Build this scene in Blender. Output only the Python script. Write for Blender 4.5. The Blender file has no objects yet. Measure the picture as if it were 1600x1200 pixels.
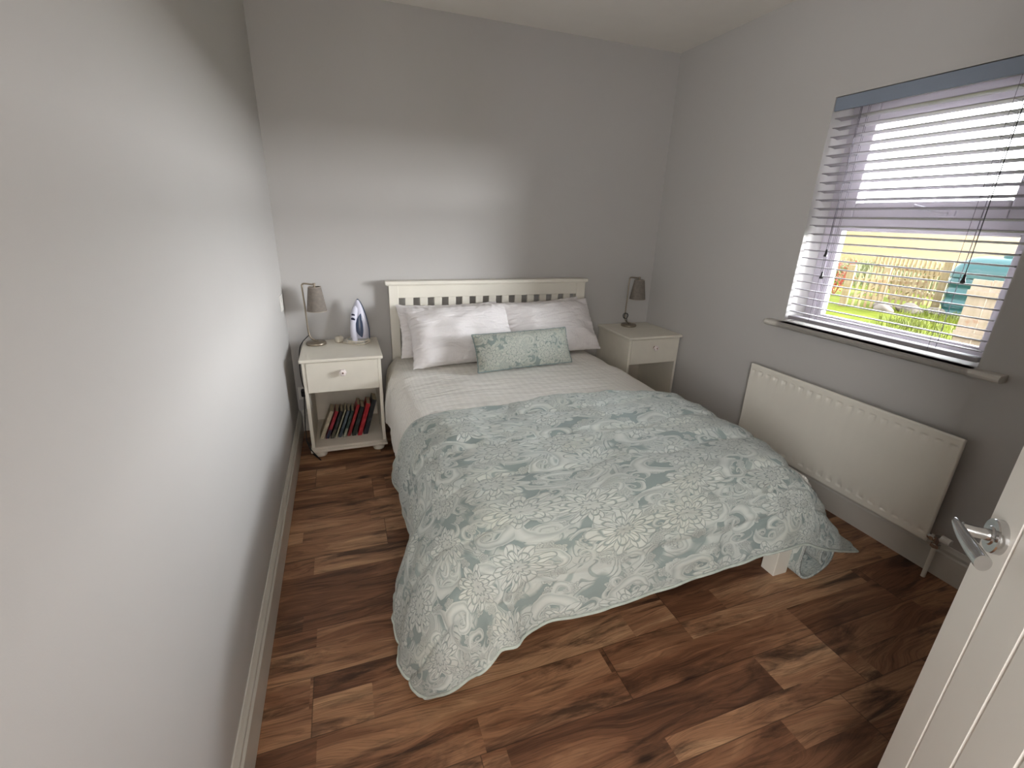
import bpy, bmesh, math, random
from mathutils import Vector, Matrix, noise
random.seed(7)
C = bpy.context.scene.collection
scene = bpy.context.scene
PI = math.pi

# ------------------------------------------------------------------ camera, light, exposure
W, H = 2.568, 2.4                       # room width, ceiling height (left wall x=0, back wall y=0)
camd = bpy.data.cameras.new('camera'); cam = bpy.data.objects.new('camera', camd); C.objects.link(cam)
yaw, pit, rol = 0.3537, -0.3457, 0.0320
F = Vector((math.sin(yaw)*math.cos(pit), math.cos(yaw)*math.cos(pit), math.sin(pit)))
R0 = Vector((math.cos(yaw), -math.sin(yaw), 0)); U0 = R0.cross(F)
Rv = math.cos(rol)*R0 + math.sin(rol)*U0; Uv = -math.sin(rol)*R0 + math.cos(rol)*U0
M = Matrix((( Rv.x, Uv.x, -F.x, 0.3396), (Rv.y, Uv.y, -F.y, -3.0231), (Rv.z, Uv.z, -F.z, 1.3462), (0, 0, 0, 1)))
cam.matrix_world = M
camd.sensor_width = 36; camd.lens = 719.78/1600*36; camd.clip_start = 0.02; camd.clip_end = 2000
scene.camera = cam

world = bpy.data.worlds.new('overcast_sky'); scene.world = world; world.use_nodes = True
wn = world.node_tree.nodes; wl = world.node_tree.links; wn.clear()
wo = wn.new('ShaderNodeOutputWorld'); wb = wn.new('ShaderNodeBackground')
wt = wn.new('ShaderNodeTexCoord'); wsx = wn.new('ShaderNodeSeparateXYZ'); wr = wn.new('ShaderNodeValToRGB')
wl.new(wt.outputs['Generated'], wsx.inputs[0]); wl.new(wsx.outputs['Z'], wr.inputs[0]); wl.new(wr.outputs[0], wb.inputs[0]); wl.new(wb.outputs[0], wo.inputs[0])
wr.color_ramp.elements[0].position = 0.0; wr.color_ramp.elements[0].color = (1.0, 1.0, 1.0, 1)
wr.color_ramp.elements[1].position = 0.7; wr.color_ramp.elements[1].color = (0.80, 0.90, 1.0, 1)
# overcast sky, brightest low on the side the window faces (veiled sun)
wdot = wn.new('ShaderNodeVectorMath'); wdot.operation = 'DOT_PRODUCT'; wdot.inputs[1].default_value = (0.88, -0.47, 0.0)
wl.new(wt.outputs['Generated'], wdot.inputs[0])
wm1 = wn.new('ShaderNodeMapRange'); wm1.interpolation_type = 'SMOOTHSTEP'; wl.new(wdot.outputs['Value'], wm1.inputs[0])
wm1.inputs[1].default_value = 0.50; wm1.inputs[2].default_value = 0.98
wm2 = wn.new('ShaderNodeMapRange'); wm2.interpolation_type = 'SMOOTHSTEP'; wl.new(wsx.outputs['Z'], wm2.inputs[0])
wm2.inputs[1].default_value = 0.20; wm2.inputs[2].default_value = 0.80; wm2.inputs[3].default_value = 1.0; wm2.inputs[4].default_value = 0.0
wmm = wn.new('ShaderNodeMath'); wmm.operation = 'MULTIPLY'; wl.new(wm1.outputs[0], wmm.inputs[0]); wl.new(wm2.outputs[0], wmm.inputs[1])
wma = wn.new('ShaderNodeMath'); wma.operation = 'MULTIPLY_ADD'; wl.new(wmm.outputs[0], wma.inputs[0]); wma.inputs[1].default_value = 58.0; wma.inputs[2].default_value = 3.0
wl.new(wma.outputs[0], wb.inputs[1])

pd = bpy.data.lights.new('window_portal', 'AREA'); pd.shape = 'RECTANGLE'; pd.size = 1.05; pd.size_y = 0.85
pd.cycles.is_portal = True
po = bpy.data.objects.new('window_portal', pd); C.objects.link(po)
po.location = (W+0.19, -1.63, 1.39); po.rotation_euler = (0, PI/2, 0)

def hall_fill(name, size, energy, loc, rot):
    d = bpy.data.lights.new(name, 'AREA'); d.shape = 'RECTANGLE'; d.size, d.size_y = size; d.energy = energy; d.color = (1.0, 0.985, 0.965)
    o = bpy.data.objects.new(name, d); C.objects.link(o); o.location = loc; o.rotation_euler = rot
hall_fill('hall_side_fill', (1.1, 1.3), 56, (-0.48, -4.0, 1.45), (0, -PI/2, 0))       # added fill lamp, no window built; lifts radiator and right wall
hall_fill('hall_end_fill', (0.8, 1.3), 9, (0.35, -4.98, 1.5), (PI/2, 0, 0))        # second unseen lamp, added to brighten the back wall through the doorway

vs = scene.view_settings
vs.view_transform = 'Standard'; vs.look = 'None'; vs.gamma = 1; vs.use_curve_mapping = False
vs.exposure = 1.03
scene.cycles.max_bounces = 12; scene.cycles.diffuse_bounces = 8; scene.cycles.transparent_max_bounces = 16
scene.cycles.sample_clamp_indirect = 8

# ------------------------------------------------------------------ helpers
def s2l(c):
    return tuple(((x/12.92) if x <= 0.04045 else ((x+0.055)/1.055)**2.4) for x in c)
class NT:
    def __init__(s, name, rough=0.6, metal=0.0, col=(0.8,0.8,0.8), spec=0.5):
        s.m = bpy.data.materials.new(name); s.m.use_nodes = True; s.t = s.m.node_tree; s.n = s.t.nodes; s.l = s.t.links
        s.b = s.n['Principled BSDF']
        s.b.inputs['Roughness'].default_value = rough; s.b.inputs['Metallic'].default_value = metal
        s.b.inputs['Base Color'].default_value = (*col, 1); s.b.inputs['Specular IOR Level'].default_value = spec
    def new(s, t, **k):
        n = s.n.new(t)
        for a, v in k.items(): setattr(n, a, v)
        return n
    def _in(s, sock, v):
        if isinstance(v, bpy.types.NodeSocket): s.l.new(v, sock)
        elif v is not None:
            if isinstance(v, (int, float)) and hasattr(sock.default_value, '__len__'): sock.default_value = (v,)*len(sock.default_value)
            else: sock.default_value = v
    def math(s, op, a, b=None, c=None, clamp=False):
        n = s.new('ShaderNodeMath', operation=op, use_clamp=clamp)
        s._in(n.inputs[0], a); s._in(n.inputs[1], b)
        if c is not None: s._in(n.inputs[2], c)
        return n.outputs[0]
    def vmath(s, op, a, b=None):
        n = s.new('ShaderNodeVectorMath', operation=op); s._in(n.inputs[0], a); s._in(n.inputs[1], b)
        return n.outputs['Value'] if op in ('LENGTH', 'DOT_PRODUCT', 'DISTANCE') else n.outputs['Vector']
    def mix(s, f, a, b, mode='MIX'):
        n = s.new('ShaderNodeMix', data_type='RGBA', blend_type=mode)
        s._in(n.inputs[0], f)
        for i, v in ((6, a), (7, b)):
            if isinstance(v, tuple) and len(v) == 3: v = (*v, 1)
            s._in(n.inputs[i], v)
        return n.outputs[2]
    def ramp(s, f, stops, interp='LINEAR'):
        n = s.new('ShaderNodeValToRGB'); s._in(n.inputs[0], f); n.color_ramp.interpolation = interp
        e = n.color_ramp.elements
        while len(e) < len(stops): e.new(0.5)
        for i, (p, c) in enumerate(stops):
            e[i].position = p
            if isinstance(c, (int, float)): c = (c, c, c)
            e[i].color = (*c, 1)
        return n.outputs[0]
    def noise(s, vec, scale, detail=2, rough=0.5, dist=0.0):
        n = s.new('ShaderNodeTexNoise'); s._in(n.inputs['Vector'], vec)
        n.inputs['Scale'].default_value = scale; n.inputs['Detail'].default_value = detail
        n.inputs['Roughness'].default_value = rough; n.inputs['Distortion'].default_value = dist
        return n.outputs
    def mapping(s, vec, scale=(1,1,1), loc=(0,0,0), rot=(0,0,0)):
        n = s.new('ShaderNodeMapping'); s._in(n.inputs[0], vec)
        n.inputs['Scale'].default_value = scale; n.inputs['Location'].default_value = loc; n.inputs['Rotation'].default_value = rot
        return n.outputs[0]
    def coord(s, k='Object'):
        return s.new('ShaderNodeTexCoord').outputs[k]
    def col(s, v): s._in(s.b.inputs['Base Color'], v)
    def bump(s, h, strength=0.3, dist=0.01):
        n = s.new('ShaderNodeBump'); n.inputs['Strength'].default_value = strength; n.inputs['Distance'].default_value = dist
        s._in(n.inputs['Height'], h); s.l.new(n.outputs[0], s.b.inputs['Normal'])

def flat(name, rgb, rough=0.5, metal=0.0, var=0.04, scale=8, bump=0.0, spec=0.5, bscale=200):
    """srgb colour with a slight procedural variation"""
    c = s2l(rgb); t = NT(name, rough, metal, c, spec)
    co = t.coord('Object')
    n = t.noise(co, scale, 3)[0]
    lo = tuple(x*(1-var) for x in c); hi = tuple(min(1, x*(1+var)) for x in c)
    t.col(t.ramp(n, [(0.3, lo), (0.7, hi)]))
    if bump: t.bump(t.noise(co, bscale, 2)[0], bump, 0.002)
    return t.m

def obj(name, bm, mat, parent=None, smooth=False, loc=None):
    me = bpy.data.meshes.new(name)
    bmesh.ops.recalc_face_normals(bm, faces=bm.faces)
    bm.to_mesh(me); bm.free()
    for p in me.polygons: p.use_smooth = smooth
    if smooth: me.set_sharp_from_angle(angle=math.radians(48))
    if isinstance(mat, (list, tuple)):
        for m in mat: me.materials.append(m)
    else: me.materials.append(mat)
    o = bpy.data.objects.new(name, me); C.objects.link(o)
    if parent is not None: o.parent = parent
    if loc is not None: o.location = loc
    return o
def tag(o, label, cat, group=None):
    o['label'] = label; o['category'] = cat
    if group: o['group'] = group
    return o
def thing(name, label, cat, loc=(0,0,0), group=None, rz=0):
    o = bpy.data.objects.new(name, None); C.objects.link(o); o.location = loc; o.rotation_euler = (0, 0, rz); o.empty_display_size = 0.05
    return tag(o, label, cat, group)
def struct(o): o['kind'] = 'structure'; return o

def box(bm, x0, x1, y0, y1, z0, z1, bev=0.0, seg=2):
    r = bmesh.ops.create_cube(bm, size=1)
    v = r['verts']
    for a in v:
        a.co = Vector(((x0+x1)/2 + a.co.x*(x1-x0), (y0+y1)/2 + a.co.y*(y1-y0), (z0+z1)/2 + a.co.z*(z1-z0)))
    if bev:
        es = list({e for a in v for e in a.link_edges})
        bmesh.ops.bevel(bm, geom=es, offset=bev, segments=seg, affect='EDGES', profile=0.6)
def B(): return bmesh.new()
def boxo(name, dims, mat, parent=None, bev=0.002, **k):
    bm = B(); box(bm, *dims, bev=bev); return obj(name, bm, mat, parent, **k)
def loft(bm, rings, cap=True, closed=True):
    vs_ = [[bm.verts.new(p) for p in r] for r in rings]
    n = len(rings[0])
    for a, b in zip(vs_[:-1], vs_[1:]):
        for i in range(n if closed else n-1):
            j = (i+1) % n
            bm.faces.new((a[i], a[j], b[j], b[i]))
    if cap and closed:
        bm.faces.new(list(reversed(vs_[0]))); bm.faces.new(vs_[-1])
    return vs_
def lathe(bm, prof, c=(0,0,0), n=32, cap=True):
    loft(bm, [[(c[0]+r*math.cos(2*PI*i/n), c[1]+r*math.sin(2*PI*i/n), c[2]+z) for i in range(n)] for r, z in prof], cap=cap)
def catmull(pts, n=8, closed=False):
    P = [Vector(p) for p in pts]; out = []
    m = len(P)
    for i in range(m if closed else m-1):
        if closed: p0, p1, p2, p3 = P[i-1], P[i], P[(i+1) % m], P[(i+2) % m]
        else: p0, p1, p2, p3 = P[max(i-1, 0)], P[i], P[i+1], P[min(i+2, m-1)]
        for k in range(n):
            t = k/n
            out.append(0.5*((2*p1)+(-p0+p2)*t+(2*p0-5*p1+4*p2-p3)*t*t+(-p0+3*p1-3*p2+p3)*t**3))
    if not closed: out.append(P[-1])
    return out
def tube(bm, pts, r, n=8, cap=True, flatx=1.0, up=None):
    P = [Vector(p) for p in pts]; rings = []
    nrm = None
    for i, p in enumerate(P):
        t = (P[min(i+1, len(P)-1)] - P[max(i-1, 0)]).normalized()
        if nrm is None:
            a = Vector(up) if up else (Vector((0,0,1)) if abs(t.z) < 0.9 else Vector((1,0,0)))
            nrm = (a - t*a.dot(t)).normalized()
        else: nrm = (nrm - t*nrm.dot(t)).normalized()
        b = t.cross(nrm); rr = r[i] if isinstance(r, (list, tuple)) else r
        rings.append([p + nrm*math.cos(2*PI*k/n)*rr + b*math.sin(2*PI*k/n)*rr*flatx for k in range(n)])
    loft(bm, rings, cap)
def nz(x, y, z=0.0): return noise.noise(Vector((x, y, z)))
def cr(p0, p1, p2, p3, t):
    return 0.5*((2*p1)+(-p0+p2)*t+(2*p0-5*p1+4*p2-p3)*t*t+(-p0+3*p1-3*p2+p3)*t**3)
def net_eval(net, u, v):
    nr, nc = len(net), len(net[0])
    fv = v*(nr-1); r = min(int(fv), nr-2); tv = fv-r
    fu = u*(nc-1); c = min(int(fu), nc-2); tu = fu-c
    def row(k):
        k = max(0, min(nr-1, k)); q = net[k]
        return cr(q[max(c-1,0)], q[c], q[c+1], q[min(c+2,nc-1)], tu)
    return cr(row(r-1), row(r), row(r+1), row(r+2), tv)

# ------------------------------------------------------------------ materials
m_wall = flat('wall_paint', (0.738, 0.730, 0.722), 0.62, var=0.012, scale=2, bump=0.08, bscale=350, spec=0.25)
m_ceil = flat('ceiling_paint', (0.90, 0.885, 0.86), 0.8, var=0.01, bump=0.05, spec=0.2)
m_trim = flat('gloss_trim_paint', (0.80, 0.785, 0.755), 0.35, var=0.02)
m_cream = flat('cream_painted_wood', (0.88, 0.86, 0.81), 0.42, var=0.025, scale=14)
m_shelf = flat('shelf_inner_paint', (0.84, 0.81, 0.76), 0.5, var=0.04, scale=14)
m_bed = flat('bed_painted_wood', (0.89, 0.875, 0.83), 0.42, var=0.02, scale=10)
m_rad = flat('radiator_enamel', (0.90, 0.885, 0.845), 0.35, var=0.015)
m_door = flat('door_paint', (0.90, 0.885, 0.855), 0.4, var=0.015, scale=4)
m_upvc = flat('white_window_frame', (0.755, 0.735, 0.765), 0.4, var=0.01)  # slight purple cast of the shaded white frame put into its colour
m_slat = flat('blind_slat', (0.60, 0.585, 0.60), 0.6, var=0.02, spec=0.15)
m_rail = flat('blind_rail', (0.52, 0.56, 0.62), 0.4, var=0.02)  # bluish lens-flare tint put into the valance colour
m_cord = flat('blind_cord', (0.40, 0.38, 0.42), 0.8)
m_black = flat('black_plastic', (0.07, 0.07, 0.085), 0.45)
m_cable = flat('black_cable', (0.09, 0.085, 0.09), 0.5)
m_chrome = flat('chrome', (0.80, 0.80, 0.80), 0.14, metal=1.0, var=0.03)
m_brass = flat('antique_metal', (0.56, 0.50, 0.42), 0.35, metal=0.9, var=0.1)
m_lampmetal = flat('brushed_lamp_metal', (0.60, 0.56, 0.50), 0.36, metal=0.85, var=0.06)
m_knob = flat('knob_metal', (0.62, 0.50, 0.46), 0.25, metal=0.8, var=0.1)
m_glassknob = flat('knob_crystal', (0.90, 0.86, 0.85), 0.08, var=0.1)
m_socket = flat('white_plastic', (0.87, 0.86, 0.84), 0.4)
m_ironwhite = flat('iron_shell', (0.84, 0.84, 0.90), 0.25, var=0.01)
m_ironblue = flat('iron_tank', (0.28, 0.33, 0.43), 0.2, var=0.05)
m_ironnavy = flat('iron_button', (0.10, 0.11, 0.25), 0.3)
m_ironheel = flat('iron_heel', (0.74, 0.74, 0.72), 0.4)
m_soleplate = flat('iron_soleplate', (0.45, 0.45, 0.50), 0.3, metal=0.8)
m_ironcord = flat('cream_flex', (0.86, 0.83, 0.77), 0.6)

def mat_shade():
    t = NT('linen_lampshade', 0.9, col=s2l((0.53, 0.49, 0.45)), spec=0.1)
    co = t.coord('Object')
    a = t.new('ShaderNodeTexWave', wave_type='BANDS', bands_direction='Z'); t._in(a.inputs[0], co); a.inputs['Scale'].default_value = 260; a.inputs['Distortion'].default_value = 1.5
    n = t.noise(co, 60, 3)[0]
    t.col(t.ramp(n, [(0.3, s2l((0.47, 0.445, 0.42))), (0.7, s2l((0.52, 0.49, 0.46)))]))
    t.bump(a.outputs[0], 0.2, 0.001)
    return t.m
m_shade = mat_shade(); m_tape = flat('shade_edge_tape', (0.70, 0.66, 0.61), 0.8)

def mat_floor():
    t = NT('wood_laminate', 0.40, spec=0.35)
    co = t.coord('Object'); sp = t.new('ShaderNodeSeparateXYZ'); t._in(sp.inputs[0], co)
    x, y = sp.outputs[0], sp.outputs[1]
    RW = 0.187
    row = t.math('FLOOR', t.math('DIVIDE', t.math('ADD', y, 0.181), RW))
    def rnd(v, w=0.0):
        n = t.new('ShaderNodeTexWhiteNoise', noise_dimensions='2D')
        c = t.new('ShaderNodeCombineXYZ'); t._in(c.inputs[0], v); t._in(c.inputs[1], w); t._in(n.inputs[0], c.outputs[0]); return n
    r1 = rnd(row, 3.3).outputs[0]
    PL = 1.22
    px = t.math('ADD', t.math('DIVIDE', x, PL), t.math('MULTIPLY', r1, 7.0))
    pi_ = t.math('FLOOR', px)
    pr = rnd(row, pi_)
    prv, prc = pr.outputs[0], pr.outputs[1]
    # inside a board: printed staves of two heights with butt ends
    fy = t.math('FRACT', t.math('DIVIDE', t.math('ADD', y, 0.181), RW))
    split = t.math('ADD', 0.30, t.math('MULTIPLY', prv, 0.35))
    st = t.math('GREATER_THAN', fy, split)
    sx = t.math('ADD', t.math('MULTIPLY', x, 1.15), t.math('MULTIPLY', t.math('ADD', t.math('MULTIPLY', st, 0.47), prv), 5.3))
    sid = t.math('FLOOR', sx)
    sr = rnd(t.math('ADD', sid, t.math('MULTIPLY', st, 17.0)), t.math('ADD', row, t.math('MULTIPLY', pi_, 5.0)))
    sv = sr.outputs[0]
    # grain coordinates
    off = t.new('ShaderNodeCombineXYZ'); t._in(off.inputs[0], t.math('MULTIPLY', sv, 31.0)); t._in(off.inputs[1], t.math('MULTIPLY', sv, 17.0))
    g = t.vmath('ADD', co, off.outputs[0])
    gm = t.mapping(g, (1.3, 9.0, 1))
    warp = t.noise(t.mapping(g, (1.0, 3.2, 1)), 1.0, 3)[0]
    gw = t.new('ShaderNodeCombineXYZ'); t._in(gw.inputs[1], t.math('MULTIPLY', warp, 2.4))
    gmw = t.vmath('ADD', gm, gw.outputs[0])
    big = t.noise(gmw, 1.1, 4, 0.6, 0.8)[0]
    fine = t.noise(t.mapping(gmw, (1.1, 7.0, 1)), 3.2, 7, 0.75, 0.25)[0]
    rings = t.math('SINE', t.math('MULTIPLY', big, 60.0))
    base = t.ramp(t.math('ADD', t.math('MULTIPLY', big, 0.75), t.math('MULTIPLY', sv, 0.22)),
        [(0.28, s2l((0.35, 0.23, 0.165))), (0.42, s2l((0.52, 0.36, 0.26))), (0.56, s2l((0.66, 0.49, 0.365))), (0.72, s2l((0.80, 0.64, 0.49)))])
    fr = t.ramp(fine, [(0.34, 0.30), (0.46, 0.85), (0.64, 1.22)])
    c1 = t.mix(0.85, base, fr, 'MULTIPLY')
    rr = t.ramp(rings, [(0.0, 0.80), (0.4, 1.0), (1.0, 1.05)])
    c2 = t.mix(0.45, c1, rr, 'MULTIPLY')
    # dark smoky streaks and knots
    smoke = t.noise(t.mapping(g, (1.2, 8.0, 1), (3.7, 1.1, 0)), 1.7, 6, 0.68, 1.0)[0]
    c3 = t.mix(t.ramp(smoke, [(0.50, 0.0), (0.66, 0.85)]), c2, s2l((0.20, 0.135, 0.105)))
    vo = t.new('ShaderNodeTexVoronoi'); t._in(vo.inputs['Vector'], t.mapping(gmw, (1.2, 0.5, 1))); vo.inputs['Scale'].default_value = 1.3
    c4 = t.mix(t.ramp(vo.outputs['Distance'], [(0.03, 0.85), (0.10, 0.0)]), c3, s2l((0.13, 0.08, 0.06)))
    # seams
    ye = t.math('MINIMUM', fy, t.math('SUBTRACT', 1.0, fy))
    xe = t.math('FRACT', px); xe = t.math('MINIMUM', xe, t.math('SUBTRACT', 1.0, xe))
    seam = t.math('MAXIMUM', t.math('LESS_THAN', ye, 0.008), t.math('LESS_THAN', xe, 0.0012))
    c5 = t.mix(t.math('MULTIPLY', seam, 0.55), c4, s2l((0.12, 0.08, 0.06)))
    t.col(c5)
    t._in(t.b.inputs['Roughness'], t.ramp(fine, [(0.3, 0.50), (0.7, 0.38)]))
    t.bump(t.math('SUBTRACT', fine, t.math('MULTIPLY', seam, 0.8)), 0.12, 0.002)
    return t.m
m_floor = mat_floor()

def damask(name, ground, motif, scale=1.0, contrast=1.0, bumpd=0.0025):
    """woven damask: rosettes with petals, scrolls with spiral arms and leaf contours, in UV metres"""
    t = NT(name, 0.82, spec=0.15)
    uv = t.new('ShaderNodeUVMap').outputs[0]
    uv = t.mapping(uv, (scale,)*3)
    wn_ = t.noise(uv, 9.0, 2)[1]
    uvw = t.vmath('ADD', uv, t.vmath('MULTIPLY', t.vmath('SUBTRACT', wn_, (0.5,0.5,0.5)), (0.062,0.062,0.0)))
    def layer(sc, offs, rand, petals, rad, kind):
        v = t.new('ShaderNodeTexVoronoi', voronoi_dimensions='2D'); t._in(v.inputs['Vector'], t.vmath('ADD', uvw, offs))
        v.inputs['Scale'].default_value = sc; v.inputs['Randomness'].default_value = rand
        pos = v.outputs['Position']
        d = t.vmath('SUBTRACT', t.vmath('ADD', uvw, offs), pos)
        s = t.new('ShaderNodeSeparateXYZ'); t._in(s.inputs[0], d)
        cs = t.new('ShaderNodeSeparateXYZ'); t._in(cs.inputs[0], v.outputs['Color'])
        ang = t.math('ARCTAN2', s.outputs[1], s.outputs[0]); r = t.math('MULTIPLY', v.outputs['Distance'], 1.0/1.0)
        phase = t.math('MULTIPLY', cs.outputs[0], 6.283)
        a = t.math('ADD', ang, phase)
        if kind == 'rose':
            pet = t.math('ABSOLUTE', t.math('SINE', t.math('MULTIPLY', a, petals/2)))
            R = t.math('MULTIPLY', rad, t.math('ADD', 0.62, t.math('MULTIPLY', pet, 0.38)))
            body = t.math('LESS_THAN', r, R)
            q = t.math('DIVIDE', r, R)
            lines = t.math('ABSOLUTE', t.math('SINE', t.math('MULTIPLY', q, 3*PI)))
            veins = t.math('ABSOLUTE', t.math('SINE', t.math('MULTIPLY', a, petals*1.5)))
            ln = t.ramp(t.math('MINIMUM', lines, t.math('ADD', veins, 0.12)), [(0.12, 0.0), (0.5, 1.0)])
            return t.math('MULTIPLY', body, t.math('ADD', 0.16, t.math('MULTIPLY', ln, 0.84)))
        # spiral scroll
        lg = t.math('LOGARITHM', t.math('MAXIMUM', r, 0.002), 2.718)
        sgn = t.math('SUBTRACT', t.math('MULTIPLY', t.math('GREATER_THAN', cs.outputs[1], 0.5), 2.0), 1.0)
        sp = t.math('SINE', t.math('ADD', t.math('MULTIPLY', a, sgn), t.math('MULTIPLY', lg, 3.6)))
        arm = t.math('GREATER_THAN', sp, 0.05)
        edge = t.math('ABSOLUTE', t.math('SUBTRACT', sp, 0.5))
        body = t.math('LESS_THAN', r, rad)
        return t.math('MULTIPLY', t.math('MULTIPLY', body, arm), t.math('ADD', 0.45, t.math('MULTIPLY', edge, 1.1)))
    a = layer(4.6, (0.0, 0.0, 0), 0.55, 9, 0.42, 'rose')
    b = layer(5.6, (0.37, 0.21, 0), 0.8, 5, 0.46, 'scroll')
    c = layer(15.0, (0.11, 0.57, 0), 0.9, 5, 0.33, 'rose')
    d = layer(11.0, (0.71, 0.17, 0), 0.9, 5, 0.40, 'scroll')
    # leaf contours from warped noise
    n1 = t.noise(uvw, 7.5, 1.5, 0.5, 0.9)[0]
    band = t.math('ABSOLUTE', t.math('SINE', t.math('MULTIPLY', n1, 46.0)))
    leafm = t.math('MULTIPLY', t.ramp(t.noise(uvw, 8.0, 1)[0], [(0.47, 0.0), (0.52, 1.0)]), t.ramp(band, [(0.30, 0.25), (0.55, 1.0)]))
    m1 = t.math('MAXIMUM', a, t.math('MULTIPLY', b, t.math('LESS_THAN', a, 0.01)))
    free = t.math('LESS_THAN', m1, 0.01)
    m2 = t.math('MAXIMUM', m1, t.math('MULTIPLY', free, t.math('MAXIMUM', t.math('MULTIPLY', c, 0.85), t.math('MULTIPLY', d, 0.9))))
    m3 = t.math('MAXIMUM', m2, t.math('MULTIPLY', t.math('LESS_THAN', m2, 0.01), t.math('MULTIPLY', leafm, 0.8)))
    m3 = t.math('MINIMUM', m3, 1.0)
    weave = t.noise(uv, 900, 1)[0]
    col = t.mix(t.math('MULTIPLY', m3, contrast), s2l(ground), s2l(motif))
    yl = t.ramp(t.noise(uvw, 5.0, 1)[0], [(0.50, 0.0), (0.75, 0.20)])
    col = t.mix(t.math('MULTIPLY', yl, m3), col, s2l((0.80, 0.80, 0.69)))
    t.col(col)
    t.bump(t.math('ADD', m3, t.math('MULTIPLY', weave, 0.25)), 0.8, bumpd)
    t.b.inputs['Sheen Weight'].default_value = 0.15
    return t.m
m_damask = damask('sage_damask', (0.57, 0.62, 0.61), (0.81, 0.83, 0.81), 1.12)
m_damask_c = damask('sage_damask_cushion', (0.525, 0.57, 0.55), (0.73, 0.74, 0.70), 1.2)
m_piping = flat('sage_piping', (0.50, 0.56, 0.555), 0.8)
m_binding = flat('pale_binding', (0.73, 0.76, 0.73), 0.85, var=0.12, scale=30)

def mat_linen(name, rgb, stripes=True, puck=0.0):
    t = NT(name, 0.8, spec=0.15)
    uv = t.new('ShaderNodeUVMap').outputs[0]
    s = t.new('ShaderNodeSeparateXYZ'); t._in(s.inputs[0], uv)
    c = s2l(rgb)
    h = t.noise(uv, 14, 4, 0.6)[0]
    if stripes:
        st = t.math('SINE', t.math('MULTIPLY', s.outputs[0], 2*PI/0.022))
        sm = t.ramp(t.math('ADD', t.math('MULTIPLY', st, 0.5), 0.5), [(0.35, 0.0), (0.65, 1.0)])
        t.col(t.mix(sm, tuple(x*0.965 for x in c), c))
        t._in(t.b.inputs['Roughness'], t.ramp(sm, [(0, 0.85), (1, 0.6)]))
        h = t.math('ADD', h, t.math('MULTIPLY', sm, 0.025))
    else:
        t.col(t.ramp(h, [(0.3, tuple(x*0.97 for x in c)), (0.7, c)]))
    w = t.noise(t.mapping(uv, (5, 22, 1), rot=(0, 0, 0.6)), 1.0, 4, 0.55, 1.2)[0]
    t.bump(t.math('ADD', h, t.math('MULTIPLY', w, 1.8)), 0.65, 0.012)
    t.b.inputs['Sheen Weight'].default_value = 0.1
    return t.m
m_duvet = mat_linen('white_striped_cotton', (0.94, 0.93, 0.905))
m_pillow = mat_linen('white_pillow_cotton', (0.92, 0.905, 0.905), False)
m_matt = flat('mattress_ticking', (0.85, 0.84, 0.80), 0.9)

def mat_glass():
    t = NT('window_glass'); t.n.remove(t.b)
    tr = t.new('ShaderNodeBsdfTransparent'); gl = t.new('ShaderNodeBsdfGlossy'); mx = t.new('ShaderNodeMixShader')
    gl.inputs['Roughness'].default_value = 0.02; fr = t.new('ShaderNodeFresnel'); fr.inputs[0].default_value = 1.3
    t.l.new(fr.outputs[0], mx.inputs[0]); t.l.new(tr.outputs[0], mx.inputs[1]); t.l.new(gl.outputs[0], mx.inputs[2])
    t.l.new(mx.outputs[0], t.n['Material Output'].inputs[0])
    return t.m
m_glass = mat_glass()

# ------------------------------------------------------------------ room shell
T = 0.30
struct(boxo('floor', (-0.0, W, -3.30, 0.0, -0.10, 0.0), m_floor, bev=0))
struct(boxo('ceiling', (-0.15, W+T, -3.30, 0.12, H, H+0.1), m_ceil, bev=0))
struct(boxo('wall_left', (-0.15, 0, -3.30, 0.12, -0.1, H), m_wall, bev=0))
struct(boxo('wall_back', (0, W, 0, 0.12, -0.1, H), m_wall, bev=0))
WY0, WY1, WZ0, WZ1 = -1.204, -2.057, 0.845, 1.918
bm = B()
box(bm, W, W+T, WY0, 0.12, -0.1, H); box(bm, W, W+T, -3.30, WY1, -0.1, H)
box(bm, W, W+T, WY1, WY0, -0.1, WZ0); box(bm, W, W+T, WY1, WY0, WZ1, H)
struct(obj('wall_right', bm, m_wall))
bm = B(); box(bm, 0.74, W, -3.30, -3.20, -0.1, H); box(bm, 0, 0.74, -3.30, -3.20, 2.05, H)
struct(obj('wall_front', bm, m_wall))
# hall beyond the doorway, behind the viewpoint
bm = B()
box(bm, -0.6, -0.5, -5.0, -3.30, -0.1, H); box(bm, 1.6, 1.7, -5.0, -3.30, -0.1, H); box(bm, -0.6, 1.7, -5.1, -5.0, -0.1, H)
box(bm, -0.6, -0.15, -3.40, -3.30, -0.1, H)
struct(obj('wall_hall', bm, m_wall))
bm = B(); box(bm, -0.6, 1.7, -5.1, -3.301, -0.1, 0); struct(obj('floor_hall', bm, m_floor))
bm = B(); box(bm, -0.6, 1.7, -5.1, -3.301, H, H+0.1); struct(obj('ceiling_hall', bm, m_ceil))

def skirting(name, a, b, inward):
    """profiled skirting board running a->b, thickness towards inward"""
    prof = [(0, 0), (0.018, 0), (0.018, 0.105), (0.013, 0.113), (0.013, 0.125), (0.008, 0.134), (0.004, 0.143), (0, 0.143)]
    bm = B(); a = Vector(a); b = Vector(b); n = Vector(inward)
    loft(bm, [[p + n*q + Vector((0, 0, z)) for q, z in prof] for p in (a, b)])
    return struct(obj(name, bm, m_trim))
skirting('baseboard_left', (0, -3.2, 0), (0, 0, 0), (1, 0, 0))
skirting('baseboard_back', (0.018, 0, 0), (W-0.018, 0, 0), (0, -1, 0))
skirting('baseboard_right', (W, 0, 0), (W, -3.2, 0), (-1, 0, 0))
skirting('baseboard_front', (0.76, -3.2, 0), (W-0.018, -3.2, 0), (0, 1, 0))

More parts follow.
